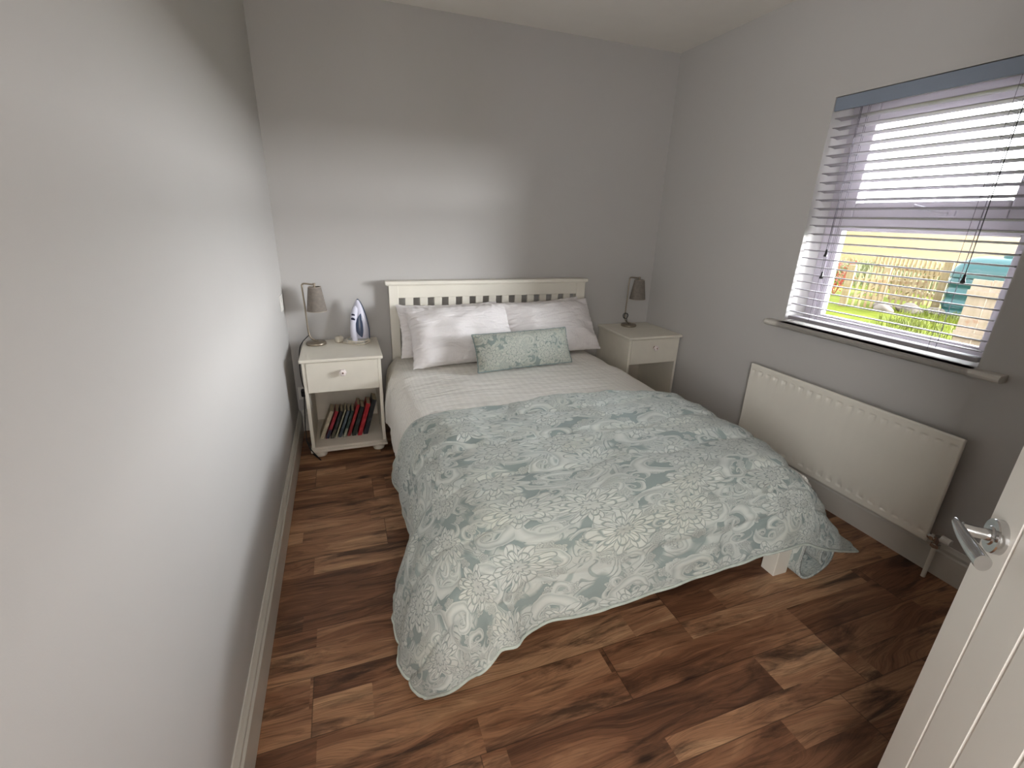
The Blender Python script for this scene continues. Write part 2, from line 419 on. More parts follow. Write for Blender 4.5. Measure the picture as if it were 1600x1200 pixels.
# ------------------------------------------------------------------ window
FX0, FX1 = W+0.135, W+0.20
wroot = bpy.data.objects.new('window_1', None); C.objects.link(wroot); wroot.location = (0, 0, 0); struct(wroot)
bm = B()
y0, y1, z0, z1 = WY0, WY1, WZ0+0.01, WZ1
fw = 0.05
box(bm, FX0, FX1, y0-fw, y0, z0, z1, 0.004); box(bm, FX0, FX1, y1, y1+fw, z0, z1, 0.004)
box(bm, FX0, FX1, y1+fw, y0-fw, z0, z0+0.045, 0.004); box(bm, FX0, FX1, y1+fw, y0-fw, z1-0.045, z1, 0.004)
box(bm, FX0, FX1, y1+fw, y0-fw, 1.345, 1.41, 0.004)
obj('window_frame', bm, m_upvc, wroot)
bm = B()                                                           # glazing beads of the fixed lower light
bx0, bx1 = FX0+0.012, FX0+0.04
box(bm, bx0, bx1, y0-0.085, y0-fw, z0+0.045, 1.345, 0.004); box(bm, bx0, bx1, y1+fw, y1+0.085, z0+0.045, 1.345, 0.004)
box(bm, bx0, bx1, y1+0.085, y0-0.085, z0+0.045, z0+0.06, 0.003); box(bm, bx0, bx1, y1+0.085, y0-0.085, 1.335, 1.345, 0.002)
obj('glazing_bead', bm, m_upvc, wroot)
bm = B()                                                           # opening top light
sx0, sx1 = FX0-0.012, FX0+0.05
ys0, ys1, zs0, zs1 = y0-0.035, y1+0.035, 1.395, z1-0.03
sw = 0.10
box(bm, sx0, sx1, ys0-sw, ys0, zs0, zs1, 0.008); box(bm, sx0, sx1, ys1, ys1+sw, zs0, zs1, 0.008)
box(bm, sx0, sx1, ys1+sw, ys0-sw, zs0, zs0+0.07, 0.008); box(bm, sx0, sx1, ys1+sw, ys0-sw, zs1-0.08, zs1, 0.008)
obj('opening_sash', bm, m_upvc, wroot)
boxo('window_pane', (FX0+0.024, FX0+0.030, y1+0.08, y0-0.08, z0+0.055, 1.338), m_glass, wroot, bev=0)
boxo('window_pane', (FX0+0.018, FX0+0.024, ys1+sw-0.005, ys0-sw+0.005, zs0+0.065, zs1-0.075), m_glass, wroot, bev=0)
bm = B()                                                           # casement handle
box(bm, sx0-0.010, sx0, -1.76, -1.70, 1.405, 1.428, 0.003)
tube(bm, catmull([(sx0-0.008, -1.73, 1.417), (sx0-0.028, -1.73, 1.418), (sx0-0.032, -1.715, 1.42), (sx0-0.032, -1.66, 1.435), (sx0-0.030, -1.615, 1.447)], 5), [0.008]*10+[0.007]*11, 8)
obj('window_handle', bm, m_upvc, wroot, smooth=True)
# sill board
bm = B()
prof = [(W-0.045, 0.838), (W-0.052, 0.844), (W-0.054, 0.852), (W-0.052, 0.860), (W-0.045, 0.866), (FX0+0.01, 0.866), (FX0+0.01, 0.838)]
def sillring(y, lim): return [(max(x, W-0.06) if x < lim else lim, y, z) for x, z in prof]
loft(bm, [[(x, y, z) for x, z in prof] for y in (WY1+0.001, WY0-0.001)])
loft(bm, [[(min(x, W), y, z) for x, z in prof] for y in (-2.150, -1.125)])
struct(obj('trim_1', bm, m_trim))

# venetian blind
blind = thing('venetian_blind', 'white slatted venetian blind, open, hanging in the window recess', 'blind', (W+0.03, -1.63, 0.88))
bx, by, bz = blind.location
def bb(x0, x1, y0, y1, z0, z1): return (x0-bx, x1-bx, y0-by, y1-by, z0-bz, z1-bz)
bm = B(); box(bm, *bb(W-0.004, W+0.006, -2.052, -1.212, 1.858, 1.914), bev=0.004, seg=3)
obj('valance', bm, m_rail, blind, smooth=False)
bm = B(); box(bm, *bb(W+0.010, W+0.055, -2.050, -1.214, 1.868, 1.912), bev=0.002)
obj('headrail', bm, m_slat, blind)
bm = B(); box(bm, *bb(W+0.004, W+0.056, -2.048, -1.216, 0.882, 0.900), bev=0.006, seg=3)
obj('bottom_rail', bm, m_slat, blind)
bm = B()
NS = 24
tilt = math.radians(7.0)
slz = [0.922 + (1.826-0.922)*i/(NS-1)*1.0 for i in range(NS)]
for z in slz:
    rings = []
    for y in (-2.047, -1.218):
        top = []; bot = []
        for k in range(7):
            s = (k/6-0.5); xx = s*0.046; zz = 0.0022*(1-4*s*s) - xx*math.tan(tilt)
            top.append((W+0.030+xx-bx, y-by, z+zz+0.0017-bz)); bot.append((W+0.030+xx-bx, y-by, z+zz-0.0017-bz))
        rings.append(top+bot[::-1])
    loft(bm, rings)
obj('slats', bm, m_slat, blind, smooth=False)
for yc in (-1.34, -1.88):
    bm = B()
    for xx in (W+0.0035, W+0.0565):
        tube(bm, [(xx-bx, yc-by, 0.89-bz), (xx-bx, yc-by, 1.87-bz)], 0.0008, 5)
    for z in slz:
        tube(bm, [(W+0.0035-bx, yc-by, z+0.0005-bz), (W+0.0565-bx, yc-by, z-0.0035-bz)], 0.0006, 4)
    obj('ladder_cord', bm, m_cord, blind)
    bm = B(); tube(bm, [(W+0.03-bx, yc-0.012-by, 0.89-bz), (W+0.03-bx, yc-0.012-by, 1.87-bz)], 0.0009, 5)
    obj('lift_cord', bm, m_cord, blind)
def tassel(y, ztop, zb, x=W-0.010, k=1.0):
    bm = B(); tube(bm, catmull([(W+0.004-bx, y+0.01-by, ztop-bz), (x-bx, y+0.006-by, ztop-0.12-bz), (x-bx, y-by, zb+0.03-bz)], 6), 0.0013*k, 6)
    c = obj('pull_cord', bm, m_cable if k > 1 else m_cord, blind)
    bm = B(); lathe(bm, [(0.002, 0.034), (0.004, 0.032), (0.0055, 0.012), (0.008, 0.006), (0.008, 0.0), (0.004, -0.001)], (x-bx, y-by, zb-bz), 14)
    obj('tassel', bm, m_black, c, smooth=True)
tassel(-1.925, 1.86, 1.165, k=1.25)
tassel(-1.345, 1.86, 1.215, W+0.001, 0.8); tassel(-1.352, 1.86, 1.11, W+0.0, 0.8)

# ------------------------------------------------------------------ radiator
ry0, ry1, rz0, rz1 = -1.135, -2.143, 0.158, 0.615
rad = thing('radiator', 'white panel radiator on the wall below the window', 'radiator', (W-0.06, (ry0+ry1)/2, rz0))
rx, ry, rz = rad.location
XF = W-0.09
bm = B()
NY, NZ = 400, 46
Lr = ry0-ry1; grid = []
def chan(y, z):
    m = min(y, Lr-y)
    e = 0.0
    p = Lr/20
    ph = (y % p)/p
    c = math.cos(2*PI*(ph-0.5))                     # 1 at channel centre
    zz = z; Hh = rz1-rz0
    w = 1/(1+math.exp(-(zz-0.040)/0.004)) * 1/(1+math.exp(-(Hh-0.040-zz)/0.004))
    side = min(1, m/0.02)
    prof = max(0.0, c*0.5+0.5)
    d = -0.0003*w*side*(prof**2)                     # shallow recessed waterways
    # pressed end of each waterway: a short pocket that fades along the channel
    for t_ in (zz-0.034, (Hh-0.034)-zz):
        ramp_ = 1/(1+math.exp(-t_/0.0016)); fade = math.exp(-max(0.0, t_)/0.012)
        d += -0.0085*ramp_*fade*math.exp(-(((ph-0.5)*p)/0.0125)**4)*side
    return d
cols_ = []
for i in range(NY+1):
    y = Lr*i/NY; col = []
    for j in range(NZ*3+1):
        z = (rz1-rz0)*j/(NZ*3)
        r = 0.006; ed = min(y, Lr-y, z, (rz1-rz0)-z)
        rd = 0 if ed >= r else (r - math.sqrt(max(0, r*r-(r-ed)**2)))
        col.append(bm.verts.new((XF - rx - chan(y, z) + rd, ry1 + y - ry, z)))
    cols_.append(col)
for i in range(NY):
    for j in range(NZ*3): bm.faces.new((cols_[i][j], cols_[i+1][j], cols_[i+1][j+1], cols_[i][j+1]))
obj('front_panel', bm, m_rad, rad, smooth=True)
bm = B(); box(bm, XF+0.005-rx, XF+0.016-rx, ry1+0.001-ry, ry0-0.001-ry, 0.001, rz1-rz0-0.001, 0.002)
obj('panel_back', bm, m_rad, rad)
bm = B()
for k in range(40):
    y = ry1+0.03+(Lr-0.06)*k/39
    box(bm, XF+0.016-rx, XF+0.050-rx, y-0.0007-ry, y+0.0007-ry, 0.03, rz1-rz0-0.03)
obj('convector_fins', bm, m_rad, rad)
for y in (ry0-0.15, ry1+0.15):
    boxo('wall_bracket', (XF+0.016-rx, W-rx, y-0.015-ry, y+0.015-ry, 0.05, rz1-rz0-0.07), m_rad, rad)
bm = B()                                            # lockshield valve with chromed body
vy = ry1-0.030; vz = 0.185
tube(bm, [(XF+0.012-rx, ry1+0.01-ry, vz-rz), (XF+0.012-rx, vy-ry, vz-rz)], 0.011, 14)
tube(bm, [(XF+0.012-rx, ry1-0.008-ry, vz-rz), (XF+0.012-rx, ry1-0.020-ry, vz-rz)], 0.016, 6)
tube(bm, [(XF+0.012-rx, vy-ry, vz-0.03-rz), (XF+0.012-rx, vy-ry, vz+0.016-rz)], 0.0125, 14)
tube(bm, [(XF+0.012-rx, vy-ry, vz-0.034-rz), (XF+0.012-rx, vy-ry, vz-0.018-rz)], 0.016, 6)
v = obj('valve', bm, m_chrome, rad, smooth=False)
bm = B(); tube(bm, [(XF+0.012-rx, vy-0.010-ry, vz+0.014-rz), (XF+0.012-rx, vy-0.042-ry, vz+0.014-rz)], [0.015, 0.013], 14)
obj('valve_cap', bm, m_socket, v, smooth=False)
bm = B(); tube(bm, [(XF+0.012-rx, vy-ry, vz-0.03-rz), (XF+0.013-rx, vy+0.0-ry, 0.004-rz)], 0.0078, 12)
obj('pipe', bm, m_rad, rad, smooth=True)
bm = B(); tube(bm, [(XF+0.012-rx, ry0+0.004-ry, vz-rz), (XF+0.012-rx, ry0+0.035-ry, vz-rz)], 0.010, 12); tube(bm, [(XF+0.012-rx, ry0+0.03-ry, vz+0.02-rz), (XF+0.012-rx, ry0+0.03-ry, 0.004-rz)], 0.0085, 12)
obj('pipe', bm, m_rad, rad, smooth=True)

# ------------------------------------------------------------------ open door at the right
dn = Vector((-0.66, 0.75, 0)).normalized(); da = Vector((dn.y, -dn.x, 0))      # face normal, direction towards the free edge
P0 = Vector((1.235, -2.735, 0.93))
edge = P0 + da*0.0475; edge.z = 0.008
DM = Matrix.Translation(edge) @ Matrix(((da.x, dn.x, 0, 0), (da.y, dn.y, 0, 0), (0, 0, 1, 0), (0, 0, 0, 1)))
DM = Matrix.Translation(edge) @ Matrix(((-da.x, dn.x, 0, 0), (-da.y, dn.y, 0, 0), (0, 0, 1, 0), (0, 0, 0, 1)))
# local: x runs from the free edge to the hinge, y = out of the seen face, z up
bm = B()
DW, DH, DT = 0.735, 1.975, 0.040
grooves = [0.0875 + 0.0955*k for k in range(7)]
xs = [0.0]
prof = [(0.0, -0.002), (0.002, 0.0)]
for g in grooves:
    prof += [(g-0.0042, 0.0), (g-0.0015, -0.0030), (g+0.0015, -0.0030), (g+0.0042, 0.0)]
prof += [(DW-0.002, 0.0), (DW, -0.002), (DW, -DT), (0.0, -DT)]
zb, zt = 0.0, DH
loft(bm, [[(x, y, z) for x, y in prof] for z in (zb, zt)])
door = obj('door_1', bm, m_door); struct(door); door.matrix_world = DM
hx, hz_ = 0.0475, 0.909
handle = obj('door_handle', (lambda b: (tube(b, catmull([(hx, 0.008, hz_), (hx, 0.030, hz_), (hx-0.001, 0.044, hz_+0.0005)], 5), [0.0105, 0.0095, 0.009, 0.009, 0.009, 0.009, 0.009, 0.009, 0.009, 0.009, 0.009], 20), b)[1])(B()), m_chrome, door, smooth=True)
bm = B()
pts = catmull([(hx-0.016, 0.050, hz_+0.004), (hx-0.004, 0.0495, hz_+0.003), (hx+0.020, 0.048, hz_), (hx+0.055, 0.046, hz_-0.001), (hx+0.092, 0.045, hz_+0.001)], 8)
tube(bm, pts, [0.0035+0.0085*min(1, i/26)**0.65 for i in range(len(pts))], 24, flatx=0.78)
obj('lever', bm, m_chrome, handle, smooth=True)
bm = B()
n = 40
for (r, y) in []: pass
loft(bm, [[(hx+r*math.cos(2*PI*i/n), y, hz_+r*math.sin(2*PI*i/n)) for i in range(n)] for r, y in ((0.0265, 0.0), (0.0265, 0.0095), (0.0255, 0.0115), (0.015, 0.0118), (0.0135, 0.014), (0.0115, 0.0142))])
obj('rose', bm, m_chrome, handle)

# ------------------------------------------------------------------ bed
bed = thing('double_bed', 'white painted wooden double bed with slatted headboard against the back wall', 'bed', (1.278, -1.0, 0))
ox, oy = 1.278, -1.0
def bd(x0, x1, y0, y1, z0, z1): return (x0-ox, x1-ox, y0-oy, y1-oy, z0, z1)
HX0, HX1 = 0.600, 1.957
bm = B(); box(bm, *bd(HX0, HX1, -0.058, -0.030, 0.852, 0.934), bev=0.003)
head = obj('headboard', bm, m_bed, bed)
bm = B(); box(bm, *bd(0.5775, 1.973, -0.090, -0.014, 0.936, 0.960), bev=0.007, seg=4); box(bm, *bd(0.590, 1.965, -0.074, -0.022, 0.930, 0.938), bev=0.002)
obj('cap_rail', bm, m_bed, head)
bm = B()
p = (1.897-0.658+0.050)/14
for k in range(13):
    xa = 0.658+0.042+k*p; box(bm, *bd(xa, xa+0.050, -0.052, -0.036, 0.44, 0.858), bev=0.002)
obj('headboard_slats', bm, m_bed, head)
for xa, xb in ((HX0, 0.658), (1.897, HX1+0.008)):
    boxo('headboard_post', bd(xa, xb, -0.066, -0.020, 0.0, 0.932), m_bed, head, bev=0.003)
boxo('lower_rail', bd(0.62, 1.94, -0.056, -0.032, 0.26, 0.46), m_bed, head, bev=0.003)
for xa in (0.61, 1.925):
    boxo('side_rail', bd(xa, xa+0.025, -1.93, -0.066, 0.20, 0.30), m_bed, bed, bev=0.003)
boxo('foot_rail', bd(0.66, 1.90, -1.975, -1.950, 0.215, 0.31), m_bed, bed, bev=0.003)
for xa in (0.612, 1.889):
    boxo('leg', bd(xa, xa+0.072, -1.978, -1.916, 0.0, 0.30), m_bed, bed, bev=0.003)
bm = B()
for k in range(12):
    y = -0.2 - k*0.155; box(bm, *bd(0.635, 1.925, y-0.035, y+0.035, 0.262, 0.28))
obj('base_slats', bm, m_bed, bed)
bm = B(); box(bm, 0.63, 1.925, -1.96, -0.07, 0.281, 0.470, 0.05, 5)
tag(obj('mattress', bm, m_matt, smooth=True), 'white mattress on the double bed, under duvet and comforter', 'mattress')

def sheet(name, net, nu, nv, mat, parent, su, sv, disp, thick, off=-1.0):
    bm = B(); uvl = bm.loops.layers.uv.new('UVMap')
    P = [[net_eval(net, i/nu, j/nv) for i in range(nu+1)] for j in range(nv+1)]
    V = []
    for j in range(nv+1):
        row = []
        for i in range(nu+1):
            a = P[j][min(i+1, nu)]-P[j][max(i-1, 0)]; b = P[min(j+1, nv)][i]-P[max(j-1, 0)][i]
            n = b.cross(a)
            n = n.normalized() if n.length > 1e-9 else Vector((0, 0, 1))
            row.append(bm.verts.new(P[j][i] + n*disp(i/nu*su, j/nv*sv, P[j][i], n)))
        V.append(row)
    for j in range(nv):
        for i in range(nu):
            f = bm.faces.new((V[j][i], V[j+1][i], V[j+1][i+1], V[j][i+1]))
            for l, (a, b) in zip(f.loops, ((i, j), (i, j+1), (i+1, j+1), (i+1, j))): l[uvl].uv = (a/nu*su, b/nv*sv)
    edgep = [V[j][0].co.copy() for j in range(nv+1)] + [V[nv][i].co.copy() for i in range(1, nu+1)] + [V[j][nu].co.copy() for j in range(nv-1, -1, -1)] + [V[0][i].co.copy() for i in range(nu-1, 0, -1)]
    me = bpy.data.meshes.new(name); bm.to_mesh(me); bm.free()
    for q in me.polygons: q.use_smooth = True
    me.materials.append(mat)
    o = bpy.data.objects.new(name, me); C.objects.link(o); o.parent = parent
    s = o.modifiers.new('thickness', 'SOLIDIFY'); s.thickness = thick; s.offset = off
    return o, edgep

# duvet
def V3(*a): return Vector(a)
def drow(y, ins=0.0, zt=0.497, hem=0.20, lx=0.0):
    return [V3(0.507+ins+lx, y, hem), V3(0.512+ins+lx, y, 0.30), V3(0.530+ins, y, 0.405), V3(0.580+ins, y, 0.472), V3(0.66, y, zt-0.006),
            V3(0.9, y, zt+0.004), V3(1.2, y, zt+0.008), V3(1.5, y, zt+0.006), V3(1.78, y, zt+0.0), V3(1.90, y, zt-0.018), V3(1.952, y, 0.435), V3(1.975, y, 0.31), V3(1.985, y, hem)]
dnet = [drow(-0.095, 0.035, 0.478), drow(-0.25, 0.018, 0.488), drow(-0.45, 0.0), drow(-0.65, 0.0, hem=0.245), drow(-0.85, 0.004, hem=0.20), drow(-1.05, 0.01, hem=0.19), drow(-1.3, 0.03, 0.492), drow(-1.6, 0.035, 0.49), drow(-1.90, 0.04, 0.48),
        [Vector((max(0.60, min(1.92, q.x)), -1.995, min(q.z, 0.43) if q.z > 0.42 else q.z)) for q in drow(-1.99, 0.05, 0.43)],
        [Vector((max(0.61, min(1.91, q.x)), -2.010, 0.27)) for q in drow(-2.0, 0.05, 0.32)]]
def ddisp(u, v, p, n):
    d = 0.006*nz(p.x*4, p.y*5, 3) + 0.0035*nz(p.x*11+3*nz(p.x*3, p.y*3), p.y*9, p.z*9)
    if p.z < 0.42:
        d += 0.009*nz(p.y*14, p.z*4, 1.7)*min(1, (0.45-p.z)*8) - 0.006*max(0, 0.24-p.z)/0.05*abs(nz(p.y*40, 2.1, 0))
    # soft diagonal creases
    s = nz((p.x+p.y*0.6)*3.0, (p.y-p.x*0.4)*9.0, 8.0)
    d += 0.004*max(0, s)
    return d
duvet, dedge = sheet('duvet', dnet, 150, 220, m_duvet, None, 1.95, 2.15, ddisp, 0.02)
tag(duvet, 'white striped duvet covering the bed, bare between pillows and patterned comforter', 'duvet')

# comforter
def crow(c0, c1, c2, c3, y, zt, c8, c9, c10, ys=None, dx=0.0):
    ys = ys or [y]*4
    return [V3(*c0), V3(*c1), V3(*c2), V3(*c3), V3(1.00+dx, ys[0], zt[0]), V3(1.30+dx, ys[1], zt[1]), V3(1.60, ys[2], zt[2]), V3(1.82, ys[3], zt[3]), V3(*c8), V3(*c9), V3(*c10)]
cnet = [
 crow((.500,-1.02,.155),(.512,-1.12,.30),(.556,-1.18,.455),(.65,-1.205,.522), -1.2, (.533,.540,.538,.524), (1.92,-1.235,.480),(1.972,-1.24,.33),(1.99,-1.24,.19), [-1.195,-1.165,-1.205,-1.225]),
 crow((.513,-1.33,.175),(.513,-1.35,.32),(.560,-1.37,.465),(.66,-1.38,.532), -1.39, (.541,.546,.545,.532), (1.925,-1.40,.483),(1.975,-1.40,.33),(1.99,-1.40,.17)),
 crow((.503,-1.61,.170),(.508,-1.60,.32),(.556,-1.60,.465),(.66,-1.60,.530), -1.60, (.540,.545,.545,.533), (1.925,-1.60,.483),(1.975,-1.60,.33),(1.995,-1.60,.17)),
 crow((.428,-1.755,.115),(.468,-1.78,.29),(.546,-1.80,.455),(.66,-1.80,.525), -1.80, (.536,.541,.540,.526), (1.925,-1.79,.470),(1.99,-1.80,.32),(2.05,-1.80,.19)),
 crow((.418,-1.915,.07),(.466,-1.955,.27),(.555,-1.965,.435),(.665,-1.97,.505), -1.955, (.513,.517,.515,.498), (1.90,-1.955,.445),(2.01,-1.93,.32),(2.11,-1.91,.19)),
 crow((.440,-1.995,.04),(.500,-2.07,.21),(.595,-2.09,.365),(.715,-2.085,.42), -2.05, (.415,.42,.42,.41), (1.89,-2.055,.375),(2.03,-2.04,.26),(2.16,-2.00,.145)),
 crow((.480,-2.050,.032),(.552,-2.098,.12),(.640,-2.115,.205),(.765,-2.085,.232), -2.078, (.228,.250,.268,.268), (1.905,-2.078,.236),(2.05,-2.075,.175),(2.19,-2.068,.112), dx=0.03)]
quilt = [0.13, 0.36, 0.58, 0.82, 1.06]
def cdisp(u, v, p, n):
    w = 0.055*nz(u*2.6, 1.3, 4.0) + 0.030*nz(u*7.0, v*1.5, 2.0) + 0.03*math.sin(u*4.1+1.0) + 0.05*(u-0.9)*nz(v*1.3, 3.1, 0)
    vv = v + w; d = 0.0
    dist = min(abs(vv-q) for q in quilt)
    d += 0.0065*(1-math.exp(-(dist/0.012))) + 0.004*min(1.0, dist/0.07)
    dist2 = min(abs(u + 0.05*nz(v*3, q*9, 0) - q) for q in (0.30, 0.78, 1.22, 1.60))
    d += 0.0035*(1-math.exp(-(dist2/0.010)))
    d += 0.010*nz(p.x*5, p.y*6+p.z*5, 2.0) + 0.006*nz(p.x*13, p.y*15, p.z*13)
    s = nz(u*3.5+5, v*15.0+3*nz(u*2, v*3, 1), 7.0)
    d += 0.011*max(0, s)*min(1.0, max(0, (v-0.02)*6))
    if p.x > 1.5 and p.z > 0.42: d += 0.007*max(0, nz(p.x*5-p.y*3, p.y*13, 5))
    if v > 0.72:
        k_ = min(1.0, (v-0.72)/0.40)
        d += k_*(0.015*math.exp(-((u-0.50)/0.040)**2) - 0.018*math.exp(-((u-0.64)/0.05)**2) + 0.012*math.exp(-((u-0.33)/0.05)**2) - 0.012*math.exp(-((u-0.43)/0.04)**2))
    return d + 0.004
comf, cedge = sheet('comforter', cnet, 260, 220, m_damask, None, 1.95, 1.24, cdisp, 0.016)
tag(comf, 'pale sage and white floral comforter spread over the foot of the bed', 'comforter')
# piped hem
bm = B(); tube(bm, cedge[::2]+[cedge[0]], 0.0052, 8, cap=False); 
for v_ in bm.verts: v_.co.z -= 0.006
o = obj('hem_binding', bm, m_binding, comf, smooth=True)
# tucked side fold of the comforter reaching the floor
fp = [(1.968, 0.25), (1.966, 0.16), (1.966, 0.08), (1.968, 0.030), (1.988, 0.014), (2.03, 0.022), (2.085, 0.040), (2.135, 0.070), (2.152, 0.110), (2.140, 0.155), (2.095, 0.180), (2.055, 0.150), (2.045, 0.100), (2.070, 0.070), (2.105, 0.085)]
fn = []
for k, y in enumerate([-1.35, -1.5, -1.65, -1.80, -1.94, -2.00, -2.03]):
    sc = [0.35, 0.5, 0.7, 0.85, 1.0, 1.0, 0.96][k]
    fn.append([V3(1.985+(a-1.985)*sc, y + 0.012*math.sin(i*0.9), max(0.014, b)) for i, (a, b) in enumerate(fp)])
fold, _ = sheet('side_fold', fn, 110, 90, m_damask, comf, 0.75, 0.62, lambda u, v, p, n: 0.006*nz(p.x*16, p.y*12, p.z*16), 0.010, 0.0)

# pillows
def pillow(name, w, h, th, M_, mat, seed=0, label='', group='white pillows against the headboard', nn=70, cat='pillow', ear=0.06, wr=1.0, uvs=None, pip=None):
    bm = B(); uvl = bm.loops.layers.uv.new('UVMap'); G = {}
    for side in (1, -1):
        for j in range(nn+1):
            for i in range(nn+1):
                s = 2*i/nn-1; t = 2*j/nn-1
                rim = i in (0, nn) or j in (0, nn)
                if rim and side < 0: G[side, i, j] = G[1, i, j]; continue
                x = w/2*s*(1-ear*(1-t*t)) ; y = h/2*t*(1-ear*1.3*(1-s*s))
                q = max(0, (1-abs(s)**2.6))*max(0, (1-abs(t)**2.6))
                zz = th/2*q**0.52
                cr_ = (abs(s)*abs(t))**2
                d = wr*(0.012*nz(x*9+seed, y*9, side*3+seed) + 0.013*nz((x*0.7+y)*14+seed, (y-x*0.6)*4.0, seed*1.7)*(0.4+abs(s)))*min(1, q*5)
                edge_w = wr*0.006*nz(s*9+seed, t*9, seed+2.0)
                d += wr*0.0065*math.sin(i*1.3+seed+4*nz(i*0.2, seed, 0))*max(0, abs(t)-0.72)*3*min(1, q*6)
                d += wr*0.0065*math.sin(j*1.1+seed+4*nz(j*0.2, seed, 5))*max(0, abs(s)-0.80)*4*min(1, q*6)
                if rim: x += edge_w*(abs(s) > 0.99); y += edge_w*(abs(t) > 0.99)
                G[side, i, j] = bm.verts.new(M_ @ Vector((x, y, side*(zz+d))))
    us = uvs or 1.0
    for side in (1, -1):
        for j in range(nn):
            for i in range(nn):
                idx = ((i, j), (i+1, j), (i+1, j+1), (i, j+1))
                if side < 0: idx = idx[::-1]
                f = bm.faces.new([G[side, a, b] for a, b in idx])
                for l, (a, b) in zip(f.loops, idx): l[uvl].uv = (a/nn*w*us+seed, b/nn*h*us + (0 if side > 0 else 3))
    rimp = [G[1, i, 0].co.copy() for i in range(nn)] + [G[1, nn, j].co.copy() for j in range(nn)] + [G[1, i, nn].co.copy() for i in range(nn, 0, -1)] + [G[1, 0, j].co.copy() for j in range(nn, 0, -1)]
    o = obj(name, bm, mat, smooth=True)
    tag(o, label, cat, group)
    if pip:
        bm = B(); tube(bm, rimp+[rimp[0]], 0.004, 8, cap=False); obj('piping', bm, pip, o, smooth=True)
    return o
def frame(bl, br, tl):
    """matrix with x along bl->br, y along bl->tl, centred"""
    bl, br, tl = Vector(bl), Vector(br), Vector(tl)
    x = (br-bl); w = x.length; x.normalize(); y = tl-bl; y = y - x*y.dot(x); h = y.length; y.normalize(); z = x.cross(y)
    c = bl + (br-bl)/2 + y*h/2
    return Matrix(((x.x, y.x, z.x, c.x), (x.y, y.y, z.y, c.y), (x.z, y.z, z.z, c.z), (0, 0, 0, 1))), w, h
Mx, w_, h_ = frame((0.632, -0.26, 0.515), (1.29, -0.24, 0.515), (0.628, -0.120, 0.822))
pillow('pillow', w_, h_, 0.11, Mx, m_pillow, 3, 'white pillow at left leaning on the headboard, behind the front left pillow')
Mx, w_, h_ = frame((1.27, -0.24, 0.50), (1.90, -0.23, 0.525), (1.255, -0.115, 0.815))
pillow('pillow', w_, h_, 0.11, Mx, m_pillow, 9, 'white pillow behind the front right pillow, only its top edge showing')
Mx, w_, h_ = frame((1.285, -0.42, 0.508), (1.965, -0.355, 0.520), (1.262, -0.205, 0.822))
pillow('pillow', w_, h_, 0.20, Mx, m_pillow, 15, 'white front pillow at right, behind the right half of the sage cushion')
Mx, w_, h_ = frame((0.675, -0.475, 0.510), (1.345, -0.43, 0.510), (0.665, -0.235, 0.826))
pillow('pillow', w_, h_, 0.20, Mx, m_pillow, 21, 'white front pillow at left, behind the left end of the sage cushion')
Mx, w_, h_ = frame((1.012, -0.650, 0.520), (1.630, -0.585, 0.520), (1.022, -0.545, 0.715))
pillow('cushion', w_, h_, 0.11, Mx, m_damask_c, 31, 'oblong sage and white patterned cushion with grey piping in front of the pillows', None, cat='cushion', ear=0.03, wr=0.5, pip=m_piping)

